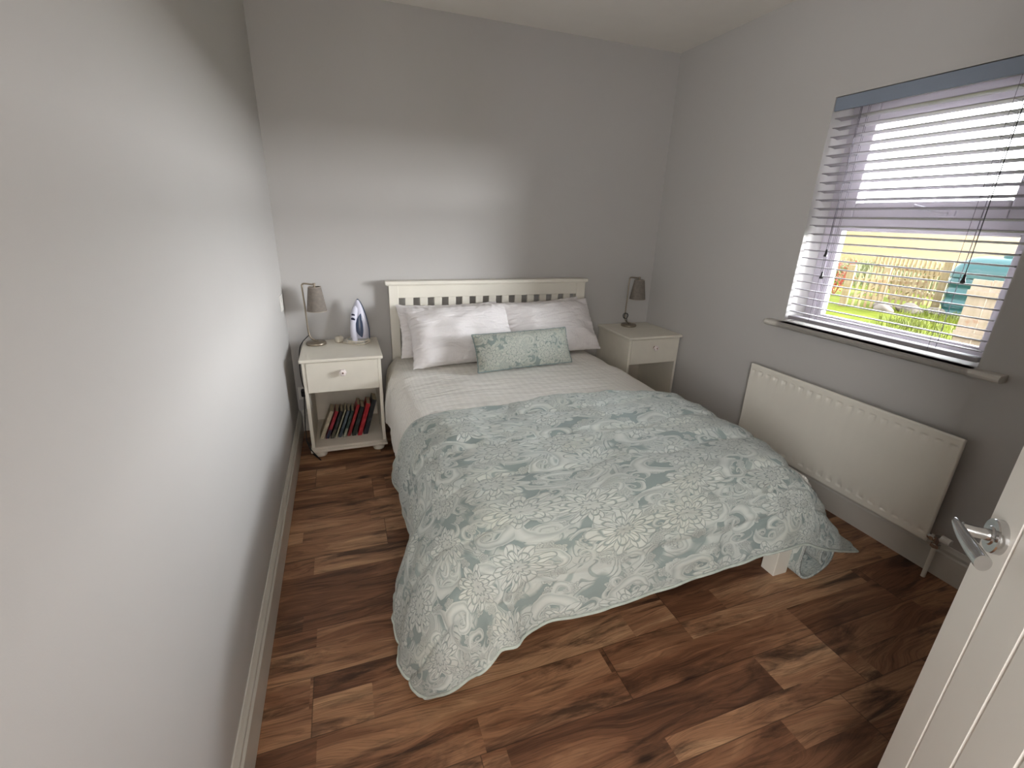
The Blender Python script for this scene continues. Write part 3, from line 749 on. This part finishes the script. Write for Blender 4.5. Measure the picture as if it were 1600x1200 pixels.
# ------------------------------------------------------------------ bedside tables
def nightstand(x0, label, ztop):
    wd, dp = 0.435, 0.435
    t = thing('bedside_table', label, 'bedside table', (x0+wd/2, -0.235, 0), 'bedside tables either side of the bed')
    cx, cy = x0+wd/2, -0.235
    k = ztop/0.600
    def q(a, b, c, d, e, f): return (a, b, c, d, e*k, f*k)
    hw = wd/2; yf = -0.445-cy; yb = -0.015-cy
    bm = B(); box(bm, *q(-hw, hw, yf-0.005, yb+0.005, 0.582, 0.600), bev=0.006, seg=4); obj('top', bm, m_cream, t)
    for s in (-1, 1):
        xa, xb = (-hw+0.012, -hw+0.030) if s < 0 else (hw-0.030, hw-0.012)
        boxo('side_panel', q(xa, xb, yf+0.010, yb, 0.040, 0.582), m_cream, t)
    boxo('back_panel', q(-hw+0.030, hw-0.030, yb-0.012, yb, 0.060, 0.582), m_shelf, t, bev=0)
    bm = B(); box(bm, *q(-hw+0.004, hw-0.004, yf+0.002, yb, 0.042, 0.058), bev=0.005, seg=3); box(bm, *q(-hw+0.010, hw-0.010, yf+0.008, yb, 0.058, 0.074), bev=0.004, seg=3)
    obj('bottom_shelf', bm, m_shelf, t)
    boxo('divider', q(-hw+0.030, hw-0.030, yf+0.022, yb-0.012, 0.402, 0.412), m_shelf, t, bev=0)
    d = boxo('drawer', q(-hw+0.031, hw-0.031, yf+0.006, yf+0.026, 0.408, 0.579), m_cream, t, bev=0.002)
    bm = B(); prof = [(0.006, 0.0), (0.005, -0.008), (0.012, -0.012), (0.0165, -0.016), (0.0165, -0.020), (0.0125, -0.025), (0.004, -0.027)]
    prof = [(r*1.2, y*1.1) for r, y in prof]; n = 12; zc = 0.520*k; yk = yf+0.006
    for i_, (r, y) in enumerate(prof): pass
    loft(bm, [[((r*(1+0.10*math.cos(PI*i)))*math.cos(2*PI*i/n), yk+y, zc+(r*(1+0.10*math.cos(PI*i)))*math.sin(2*PI*i/n)) for i in range(n)] for r, y in prof])
    kb = obj('knob', bm, m_glassknob, d)
    bm = B(); n = 16
    loft(bm, [[(r*math.cos(2*PI*i/n), yk+y, zc+r*math.sin(2*PI*i/n)) for i in range(n)] for r, y in ((0.006, -0.0262), (0.006, -0.029), (0.003, -0.031))])
    loft(bm, [[(r*math.cos(2*PI*i/n), yk+y, zc+r*math.sin(2*PI*i/n)) for i in range(n)] for r, y in ((0.011, 0.0), (0.011, -0.003), (0.0075, -0.009), (0.0135, -0.0125))])
    obj('knob_mount', bm, m_knob, kb)
    for fx in (-hw+0.055, hw-0.055):
        for fy in (yf+0.05, yb-0.05):
            bm = B(); lathe(bm, [(0.018, 0.0), (0.030, 0.006), (0.035, 0.018), (0.031, 0.032), (0.020, 0.042*k)], (fx, fy, 0), 24)
            obj('foot', bm, m_cream, t, smooth=True)
    return t
nsl = nightstand(0.078, 'cream bedside table with books on its open shelf, left of the bed', 0.600)
nsr = nightstand(2.127, 'cream bedside table with empty shelf, right of the bed by the window wall', 0.608)

# ------------------------------------------------------------------ lamps
def lamp(loc, label, lean, rot=0.0, sh=1.0, coil=False, shx=0.045):
    t = thing('table_lamp', label, 'lamp', loc, 'matching bedside lamps', rot)
    bm = B(); lathe(bm, [(0.054, 0.0), (0.057, 0.003), (0.057, 0.011), (0.053, 0.016), (0.020, 0.019), (0.004, 0.0195)], (0, 0, 0), 48)
    obj('base', bm, m_lampmetal, t, smooth=True)
    st = catmull([(0.014, -0.004, 0.021), (-0.006, 0.0, 0.026), (-0.026, 0.004, 0.040), (-0.036, 0.006, 0.075), (-0.036+lean*0.4, 0.006, 0.19), (-0.036+lean, 0.006, 0.335), (-0.034+lean, 0.006, 0.352), (-0.020+lean, 0.006, 0.358), (shx-0.018, 0.004, 0.353), (shx, 0.003, 0.350)], 6)
    bm = B(); tube(bm, st, 0.0048, 10); obj('stem', bm, m_lampmetal, t, smooth=True)
    bm = B(); tube(bm, [(shx, 0.003, 0.353), (shx, 0.003, 0.325)], 0.006, 12); tube(bm, [(shx, 0.003, 0.325), (shx, 0.003, 0.280)], 0.015, 16)
    tube(bm, [(shx, 0.003, 0.360), (shx, 0.003, 0.353)], 0.008, 12)
    obj('lamp_holder', bm, m_lampmetal, t, smooth=True)
    bm = B(); n = 48; zb, zt = 0.200, 0.338; rb, rt = 0.057*sh, 0.036*sh
    rings = [[(shx+r*math.cos(2*PI*i/n), 0.003+r*math.sin(2*PI*i/n), z) for i in range(n)] for r, z in ((rb, zb), (rb+0.0006, zb+0.001), (rt+0.0006, zt-0.001), (rt, zt), (rt-0.002, zt-0.001), (rb-0.002, zb+0.001), (rb, zb))]
    loft(bm, rings, cap=False); bmesh.ops.remove_doubles(bm, verts=bm.verts, dist=1e-6)
    sd = obj('shade', bm, m_shade, t, smooth=False)
    for z, r in ((zb, rb), (zt, rt)):
        bm = B(); tube(bm, [(shx+r*math.cos(2*PI*i/n), 0.003+r*math.sin(2*PI*i/n), z) for i in range(n)]+[(shx+r, 0.003, z)], 0.0016, 6, cap=False)
        obj('shade_trim', bm, m_tape, sd)
    bm = B()
    for k in range(3):
        a = k*2*PI/3+0.4; tube(bm, [(shx, 0.003, zt-0.018), (shx+rt*math.cos(a), 0.003+rt*math.sin(a), zt-0.006)], 0.0012, 5)
    obj('shade_ring', bm, m_lampmetal, sd)
    return t
lampL = lamp((0.157, -0.115, 0.600), 'small lamp with taupe shade and black cable on the left bedside table', -0.006, 0.0, 0.97, shx=0.024)
lampR = lamp((2.335, -0.110, 0.608), 'small lamp with taupe shade and looped cord on the right bedside table', 0.004, 0.0, 1.0, True, shx=0.052)
# cables belong to their lamps
bm = B(); L = lampL.location
pts = [Vector(p)-L for p in ((0.121, -0.109, 0.655), (0.100, -0.085, 0.632), (0.080, -0.10, 0.612), (0.0655, -0.16, 0.585), (0.064, -0.26, 0.50), (0.062, -0.22, 0.40), (0.058, -0.075, 0.300), (0.050, -0.032, 0.275))]
tube(bm, catmull(pts, 8), 0.0028, 8)
c = obj('power_cable', bm, m_cable, lampL, smooth=True)
boxo('plug', (0.030-L.x, 0.066-L.x, -0.046-L.y, -0.010-L.y, 0.245-L.z, 0.290-L.z), m_black, c, bev=0.006)
bm = B(); tube(bm, catmull([Vector(p)-L for p in ((0.046, -0.045, 0.25), (0.043, -0.10, 0.17), (0.045, -0.20, 0.105), (0.058, -0.33, 0.135), (0.070, -0.452, 0.13), (0.085, -0.466, 0.085), (0.115, -0.470, 0.035), (0.130, -0.462, 0.006), (0.110, -0.42, 0.0045), (0.075, -0.34, 0.0045), (0.050, -0.20, 0.0045))], 8), 0.0028, 8)
obj('power_cable', bm, m_cable, lampL, smooth=True)
bm = B(); L = lampR.location
pts = [Vector((-0.036, -0.008, 0.075)) + Vector((-0.014+0.020*math.cos(a), -0.004-0.002*a, 0.008+0.020*math.sin(a))) for a in [k*0.5 for k in range(22)]]
pts = [Vector((-0.010, -0.02, 0.022)), Vector((-0.028, -0.014, 0.036))] + pts
tube(bm, catmull(pts, 3), 0.0022, 7)
obj('power_cable', bm, m_cable, lampR, smooth=True)

# ------------------------------------------------------------------ steam iron standing on its heel
iron = thing('steam_iron', 'white and dark blue steam iron standing upright on the left bedside table', 'iron', (0.402, -0.110, 0.600), rz=math.radians(-22))
# local frame: -y is the handle side, +y the soleplate; z is up to the tip
def sole(z, s=1.0):        # half width of the sole at height z
    q = max(0.0, min(1.0, (z-0.012)/0.248)); return s*0.062*(1-q**1.9)**0.75*(1-0.10*max(0, 0.25-q)*4)
zs = [0.012+0.248*(i/28) for i in range(29)]
def plate(bm, ya, yb, s, zlo, zhi):
    L_, R_ = [], []
    for i in range(41):
        z = 0.012+0.248*i/40
        if z < zlo or z > zhi: continue
        hwid = sole(z, s); L_.append((-hwid, z)); R_.append((hwid, z))
    ring = L_ + R_[::-1]
    loft(bm, [[(x, y, z) for x, z in ring] for y in (ya, yb)])
bm = B(); plate(bm, 0.030, 0.036, 1.0, 0, 0.262); obj('soleplate', bm, m_soleplate, iron)
bm = B(); plate(bm, 0.022, 0.030, 1.02, 0, 0.262); obj('heat_shield', bm, m_ironblue, iron)
bm = B(); rings = []
for i in range(30):
    z = 0.020+0.234*i/29; hwid = sole(z, 0.94)+0.0008; q = i/29
    dep = 0.010 + 0.040*(1-q**1.6)
    rings.append([(hwid*math.cos(a), 0.022-dep*max(0, math.sin(a))**0.75, z) for a in [PI*k/16 for k in range(17)]])
loft(bm, rings); shell = obj('body', bm, m_ironwhite, iron, smooth=True)
bm = B(); rings = []                                # water tank bulge on the +x side
for i in range(22):
    q = i/21; z = 0.030+0.150*q; hwid = sole(z, 0.80); env = math.sin(PI*min(1, q*0.93+0.05))**0.5
    dep = (0.010+0.040*(1-((z-0.02)/0.234)**1.6))*0.96+0.0035
    rings.append([(hwid*math.cos(a), 0.022-dep*math.sin(a)**0.75 - 0.004*env, z) for a in [PI*(0.06+0.50*env*k/12) for k in range(13)]])
loft(bm, rings, cap=False, closed=False); tk = obj('water_tank', bm, m_ironblue, iron, smooth=True)
s_ = tk.modifiers.new('thickness', 'SOLIDIFY'); s_.thickness = 0.004
bm = B()                                             # handle: from heel up and back into the nose
hp = catmull([(0, -0.046, 0.012), (-0.004, -0.056, 0.030), (-0.006, -0.062, 0.070), (-0.006, -0.061, 0.115), (-0.003, -0.056, 0.150), (0, -0.042, 0.185), (0, -0.018, 0.222)], 6)
tube(bm, hp, [0.016, 0.0155, 0.015, 0.0145, 0.014]*2+[0.0135]*6+[0.0145]*6+[0.0165]*6+[0.018]*5+[0.016, 0.014, 0.012, 0.009][:len(hp)-33+0] if False else [0.0155 if i < 20 else 0.0155+0.004*math.sin(PI*min(1, (i-20)/15)) - (0.008 if i > 34 else 0) for i in range(len(hp))], 18)
hnd = obj('handle', bm, m_ironwhite, iron, smooth=True)
for z, y, r in ((0.176, -0.061, 0.0105), (0.154, -0.069, 0.0115)):
    bm = B(); bmesh.ops.create_uvsphere(bm, u_segments=16, v_segments=10, radius=1)
    for v_ in bm.verts: v_.co = Vector((v_.co.x*r*1.1, y + v_.co.y*0.006 - 0.001 - v_.co.z*0.005, z + v_.co.z*r))
    obj('steam_button', bm, m_ironnavy, hnd, smooth=True)
bm = B(); box(bm, -0.057, 0.057, -0.060, 0.030, 0.0, 0.026, 0.011, 4)
obj('heel', bm, m_ironheel, iron, smooth=False)
bm = B()                                             # flex wound round the heel
pts = []
for k in range(66):
    a = -0.6 + k*2*PI*2.1/65
    pts.append(Vector((0.0665*math.cos(a)*(1+0.03*math.sin(3*a)), -0.017+0.060*math.sin(a), 0.006+0.0155*k/65 + 0.004*math.sin(a*1.5)+0.002)))
for p_ in pts: p_.z = max(p_.z, 0.0042)
tube(bm, pts, 0.0036, 8)
R_i = Matrix.Rotation(math.radians(22), 3, 'Z')
def loc_i(p): return R_i @ (Vector(p) - Vector((0.402, -0.110, 0.600)))
tube(bm, catmull([pts[0], loc_i((0.43, -0.19, 0.6045)), loc_i((0.385, -0.185, 0.6045)), loc_i((0.345, -0.15, 0.605)), loc_i((0.310, -0.125, 0.607))], 8), 0.0036, 8)
fx = obj('flex', bm, m_ironcord, iron, smooth=True)
bm = B(); box(bm, -0.021, 0.021, -0.017, 0.017, 0.0, 0.036, 0.010, 4)
pl = obj('plug', bm, m_ironcord, fx); pl.location = loc_i((0.288, -0.095, 0.6008)); pl.rotation_euler = (0, 0, math.radians(60))

# ------------------------------------------------------------------ books on the left shelf
books = [  # spine colour, lower band colour, thickness, height, lean, name of look
 ((0.66,0.62,0.54), None, 0.021, 0.190, 23, 'cream-spined paperback, leftmost on the bedside shelf'),
 ((0.56,0.12,0.17), (0.10,0.12,0.20), 0.017, 0.186, 22.5, 'red paperback with dark lower spine, beside the cream one'),
 ((0.09,0.09,0.10), (0.30,0.28,0.22), 0.016, 0.184, 22, 'black paperback between the red-and-dark book and the thin cream book'),
 ((0.62,0.60,0.50), None, 0.008, 0.184, 21.5, 'thin cream-spined booklet in the middle of the bedside shelf'),
 ((0.30,0.35,0.38), (0.16,0.20,0.25), 0.014, 0.180, 21, 'grey-blue paperback beside the thin cream booklet'),
 ((0.14,0.22,0.20), (0.55,0.55,0.48), 0.015, 0.178, 20.5, 'dark green paperback with pale lower spine on the bedside shelf'),
 ((0.60,0.14,0.15), (0.50,0.10,0.11), 0.016, 0.212, 20, 'narrow tall red paperback, third red spine from the right side'),
 ((0.08,0.09,0.09), (0.09,0.14,0.12), 0.022, 0.196, 19, 'black paperback between the two tall red books'),
 ((0.62,0.09,0.13), None, 0.023, 0.214, 18, 'thick bright red paperback, second from the right on the bedside shelf'),
 ((0.06,0.07,0.09), (0.11,0.12,0.16), 0.025, 0.232, 17, 'tall black paperback, rightmost on the bedside shelf')]
books[6] = books[6][:5] + ('narrow tall red paperback left of the black one between two reds',)
m_pages = flat('book_pages', (0.72, 0.67, 0.56), 0.9, var=0.08, scale=60)
bxp = 0.128
for i, (c1, c2, th, hh, ln, lab) in enumerate(books):
    a = math.radians(ln)
    t = thing('book', lab, 'book', (bxp, -0.330 - 0.004*(i % 3), 0.0752), 'paperbacks on the bedside shelf')
    t.rotation_euler = (0, a, 0)
    mt = NT('book_cover_%d' % i, 0.45)
    co = mt.coord('Object'); sp = mt.new('ShaderNodeSeparateXYZ'); mt._in(sp.inputs[0], co)
    n_ = mt.noise(mt.mapping(co, (60, 1, 25)), 1.0, 2)[0]
    mt.col(mt.mix(mt.ramp(n_, [(0.52, 0.0), (0.62, 0.35)]), s2l(c1), s2l(tuple(min(1, x+0.28) for x in c1))))
    dp_ = 0.118
    bm = B()
    box(bm, 0, th, 0, 0.0015, 0, hh, 0.0004); box(bm, 0, 0.0008, 0, dp_, 0, hh); box(bm, th-0.0008, th, 0, dp_, 0, hh)
    obj('cover', bm, mt.m, t)
    bm = B(); box(bm, 0.0008, th-0.0008, 0.0015, dp_-0.002, 0.001, hh-0.002); obj('pages', bm, m_pages, t)
    if c2:
        boxo('spine_panel', (0.0004, th-0.0004, -0.0004, 0.0004, 0.004, hh*0.34), flat('spine_print_%d' % i, c2, 0.45, var=0.3, scale=90), t, bev=0)
    bxp += th/math.cos(a) + 0.0095

# ------------------------------------------------------------------ wall socket and switch
bm = B(); box(bm, 0.010, 0.156, -0.009, 0.0, 0.215, 0.301, 0.003)
so = obj('wall_socket', bm, m_socket); tag(so, 'white double wall socket low in the corner behind the left bedside table', 'socket')
bm = B()
for sx_ in (0.020, 0.060): pass
box(bm, 0.062, 0.072, -0.0125, -0.009, 0.278, 0.293, 0.001); obj('switch', bm, m_socket, so)
bm = B(); box(bm, 0.094, 0.104, -0.0125, -0.009, 0.278, 0.293, 0.001); obj('switch', bm, m_socket, so)
bm = B(); box(bm, 0.0, 0.006, -0.190, -0.104, 0.815, 0.901, 0.002)
sw_ = obj('light_switch', bm, m_socket); tag(sw_, 'light switch plate on the left wall near the corner, seen edge-on', 'switch')
boxo('rocker', (0.006, 0.009, -0.158, -0.136, 0.842, 0.874), m_socket, sw_, bev=0.002)

# ------------------------------------------------------------------ outdoors beyond the window
G = -0.20
def mat_ground(name, c1, c2, c3, sc=3, vec=(1,1,1)):
    t = NT(name, 0.95, spec=0.05); co = t.coord('Object')
    n = t.noise(t.mapping(co, vec), sc, 6, 0.65)[0]
    t.col(t.ramp(n, [(0.3, s2l(c1)), (0.5, s2l(c2)), (0.7, s2l(c3))]))
    return t.m
m_lawn = mat_ground('lawn', (0.25, 0.28, 0.04), (0.32, 0.345, 0.06), (0.38, 0.39, 0.11), 3)
m_field = mat_ground('dry_field', (0.29, 0.20, 0.03), (0.335, 0.25, 0.05), (0.33, 0.27, 0.09), 0.25, (1, 4, 1))
m_blade = flat('grass_blade', (0.33, 0.355, 0.03), 0.8, var=0.3, scale=3)
m_reed = flat('reed', (0.33, 0.35, 0.17), 0.8, var=0.25, scale=2)
m_timber = NT('pale_timber', 0.85, spec=0.1)
co = m_timber.coord('Object'); n_ = m_timber.noise(m_timber.mapping(co, (6, 6, 0.8)), 3.0, 4, 0.6)[0]
kn = m_timber.noise(co, 5.0, 2)[0]
m_timber.col(m_timber.mix(m_timber.ramp(kn, [(0.60, 0.0), (0.72, 0.6)]), m_timber.ramp(n_, [(0.3, s2l((0.47, 0.40, 0.28))), (0.7, s2l((0.57, 0.51, 0.39)))]), s2l((0.42, 0.25, 0.17))))
m_timber = m_timber.m
m_pink = NT('pinkish_timber', 0.85, spec=0.1)
co = m_pink.coord('Object'); n_ = m_pink.noise(m_pink.mapping(co, (6, 6, 0.8)), 3.0, 4, 0.6)[0]; kn = m_pink.noise(m_pink.mapping(co, (1, 1, 1.0)), 6.0, 3)[0]
m_pink.col(m_pink.mix(m_pink.ramp(kn, [(0.60, 0.0), (0.70, 0.6)]), m_pink.ramp(n_, [(0.3, s2l((0.52, 0.46, 0.39))), (0.7, s2l((0.58, 0.52, 0.46)))]), s2l((0.50, 0.30, 0.18))))
m_pink = m_pink.m
m_teal = flat('teal_plastic', (0.07, 0.27, 0.265), 0.35, var=0.06, scale=1.5)
m_stone = flat('grey_stone', (0.42, 0.38, 0.34), 0.9, var=0.25, scale=4)
m_red = flat('red_leaves', (0.55, 0.22, 0.15), 0.8, var=0.2)

bm = B(); box(bm, W+T, 60, -40, 40, G-0.1, G); 
struct(obj('ground', bm, m_lawn))
bm = B()
NXF = 40
vsx = [[bm.verts.new((16+ (i/NXF)**2*900, -500+ j*(1000/40), G+0.05+0.25*nz(i*0.7, j*0.9)*(0.2+i/NXF) - 0.0*i)) for j in range(41)] for i in range(NXF+1)]
for i in range(NXF):
    for j in range(40): bm.faces.new((vsx[i][j], vsx[i+1][j], vsx[i+1][j+1], vsx[i][j+1]))
struct(obj('ground_field', bm, m_field, smooth=True))

def blades(bm, cx, cy, rad_, n, h, w, z=G):
    for _ in range(n):
        a = random.uniform(0, 2*PI); r = rad_*math.sqrt(random.random()); x = cx+r*math.cos(a); y = cy+r*math.sin(a)
        t_ = random.uniform(0, 2*PI); hh = h*random.uniform(0.5, 1.0); lx, ly = random.uniform(-.4, .4)*hh, random.uniform(-.4, .4)*hh
        wx, wy = w*math.cos(t_), w*math.sin(t_)
        p = [(x-wx, y-wy, z), (x+wx, y+wy, z), (x+wx*0.7+lx*0.4, y+wy*0.7+ly*0.4, z+hh*0.6), (x-wx*0.7+lx*0.4, y-wy*0.7+ly*0.4, z+hh*0.6), (x+lx, y+ly, z+hh)]
        v_ = [bm.verts.new(q) for q in p]
        bm.faces.new(v_[:4]); bm.faces.new((v_[3], v_[2], v_[4]))
bm = B()
for k in range(330):
    x = random.uniform(6.5, 11.5); y = -0.3 + (x-6)*0.33 + random.uniform(-1.4, 1.6)
    blades(bm, x, y, 0.18, 12, 0.14, 0.008)
g_ = obj('grass', bm, m_blade); tag(g_, 'bright green grass growing on the ground outside the window', 'grass'); g_['kind'] = 'stuff'
bm = B()
for k in range(1100):
    x = random.uniform(14.0, 22.0); y = (x-6)*0.53+random.uniform(-4.0, 5)
    blades(bm, x, y, 0.3, 5, 0.42, 0.014)
g_ = obj('reeds', bm, m_reed); tag(g_, 'tall pale green reeds between the garden fence and the yellow field', 'reeds'); g_['kind'] = 'stuff'

def picket_fence(nm, a, b, n, h, label, lean=0.0, brace=True, arch=0.0, mat=m_timber, pw=0.055, group='garden fence panels outside'):
    a = Vector(a); b = Vector(b); d = (b-a); Lf = d.length; ang = math.atan2(d.y, d.x)
    t = thing(nm, label, 'fence', (a.x, a.y, G), group, ang)
    for k in range(n):
        x = Lf*(k+0.5)/n; hh = h*(1+arch*math.sin(PI*x/Lf)) + random.uniform(-.015, .015)
        bm = B(); ring = [(x-pw/2, 0), (x+pw/2, 0), (x+pw/2, hh-0.03), (x, hh), (x-pw/2, hh-0.03)]
        loft(bm, [[(q, y, z) for q, z in ring] for y in (-0.010, 0.010)])
        obj('picket', bm, mat, t)
    for z in (h*0.22, h*0.72):
        boxo('fence_rail', (0, Lf, 0.010, 0.045, z, z+0.07), mat, t, bev=0.003)
    if brace:
        bm = B(); tube(bm, [(0.08, 0.03, h*0.25), (Lf-0.08, 0.03, h*0.72)], 0.035, 4); obj('brace', bm, mat, t)
    return t
def fence_post(x, y, h, w, label, mat=m_timber):
    bm = B(); box(bm, -w/2, w/2, -w/2, w/2, 0, h, 0.008); o = obj('fence_post', bm, mat, loc=(x, y, G)); tag(o, label, 'post', 'fence posts outside'); o.rotation_euler = (0, 0, 0.4)
picket_fence('picket_fence', (13.2, 5.3), (12.35, 3.35), 16, 0.92, 'long pale picket panel in the middle of the garden fence', arch=0.06)
picket_fence('picket_gate', (10.4, 3.75), (10.9, 3.45), 5, 0.72, 'short pale picket gate at the left of the window view', arch=0.05, pw=0.045)
picket_fence('picket_gate', (11.35, 3.62), (11.75, 3.18), 6, 0.66, 'pale picket gate with brace just left of the teal tank', pw=0.04)
fence_post(10.3, 3.82, 0.85, 0.13, 'thick pale post at the left end of the short picket gate')
fence_post(11.25, 3.72, 0.80, 0.12, 'pale post between the two picket gates')
fence_post(12.1, 3.12, 0.98, 0.14, 'pale post beside the teal tank')
# large close boards at the right
t = thing('timber_fence', 'wide pinkish timber boards in front of the teal tank at the right', 'fence', (8.25, 0.78, G), None, math.atan2(-1.0, -0.10))
for k in range(6):
    bm = B(); box(bm, 0.225*k, 0.225*k+0.216, -0.012, 0.012, 0, 0.97+0.01*math.sin(k*2.1), 0.003); obj('board', bm, m_pink, t)
for z in (0.2, 0.75): boxo('fence_rail', (0, 1.34, -0.05, -0.012, z, z+0.08), m_pink, t)

# teal oil tank
tank = thing('oil_tank', 'teal plastic oil tank with ribbed sides behind the timber boards', 'tank', (12.2, 2.0, G), None, math.radians(16))
bm = B(); rings = []
prof = [(0.0, 1.0), (0.04, 1.0)]
nz_ = 60
for i in range(nz_+1):
    z = 1.12*i/nz_
    rib = 0.035*(0.5+0.5*math.cos(2*PI*(z-0.1)/0.21)) if z < 0.72 else 0
    hx_ = 0.50 - rib; hy_ = 0.95 - rib
    if z > 0.72:
        q = (z-0.72)/0.40; k_ = math.sqrt(max(0.0, 1-q*q)); hx_ = 0.50*(0.30+0.70*k_); hy_ = 0.95*(0.60+0.40*k_)
    ring = []
    for k in range(48):
        a = 2*PI*k/48; ca, sa = math.cos(a), math.sin(a)
        ring.append((hx_*math.copysign(abs(ca)**0.35, ca), hy_*math.copysign(abs(sa)**0.35, sa), z))
    rings.append(ring)
loft(bm, rings); obj('tank_body', bm, m_teal, tank, smooth=True)
bm = B(); lathe(bm, [(0.13, 0), (0.13, 0.05), (0.10, 0.065), (0.02, 0.07)], (0, 0.2, 1.11), 24); obj('filler_cap', bm, m_teal, tank, smooth=True)
# stones
for i, (x, y, r) in enumerate([(10.55, 3.15, 0.17), (11.05, 2.98, 0.21), (10.95, 3.42, 0.16), (11.45, 2.75, 0.14)]):
    bm = B(); bmesh.ops.create_icosphere(bm, subdivisions=3, radius=r)
    for v_ in bm.verts: v_.co *= 1+0.35*nz(v_.co.x*6+i*3, v_.co.y*6, v_.co.z*6); v_.co.z *= 0.62
    for v_ in bm.verts: v_.co.z = max(v_.co.z, -0.25*r)
    o = obj('stone', bm, m_stone, smooth=True, loc=(x, y, G+0.22*r))
    tag(o, ['grey rubble stone at the left of the stone pile by the gates', 'largest grey stone of the pile before the picket gates', 'grey stone at the back of the pile, against the gates', 'grey stone at the right end of the pile, nearest the teal tank'][i], 'stone', 'rubble stones in the garden')
# red shrub
bm = B()
for k in range(380):
    a = random.uniform(0, 2*PI); r = 0.34*math.sqrt(random.random()); z = random.uniform(0.1, 0.85)
    x, y = r*math.cos(a), r*math.sin(a); s = random.uniform(0.02, 0.05)
    v_ = [bm.verts.new((x+random.uniform(-s, s), y+random.uniform(-s, s), z+random.uniform(-s, s))) for _ in range(3)]
    bm.faces.new(v_)
for k in range(12):
    a = random.uniform(0, 2*PI); tube(bm, [(0, 0, 0), (0.15*math.cos(a), 0.15*math.sin(a), 0.4), (0.3*math.cos(a), 0.3*math.sin(a), 0.82)], 0.007, 5)
o = obj('shrub', bm, m_red, loc=(11.6, 5.0, G)); tag(o, 'reddish shrub at the left end of the picket fence', 'shrub')
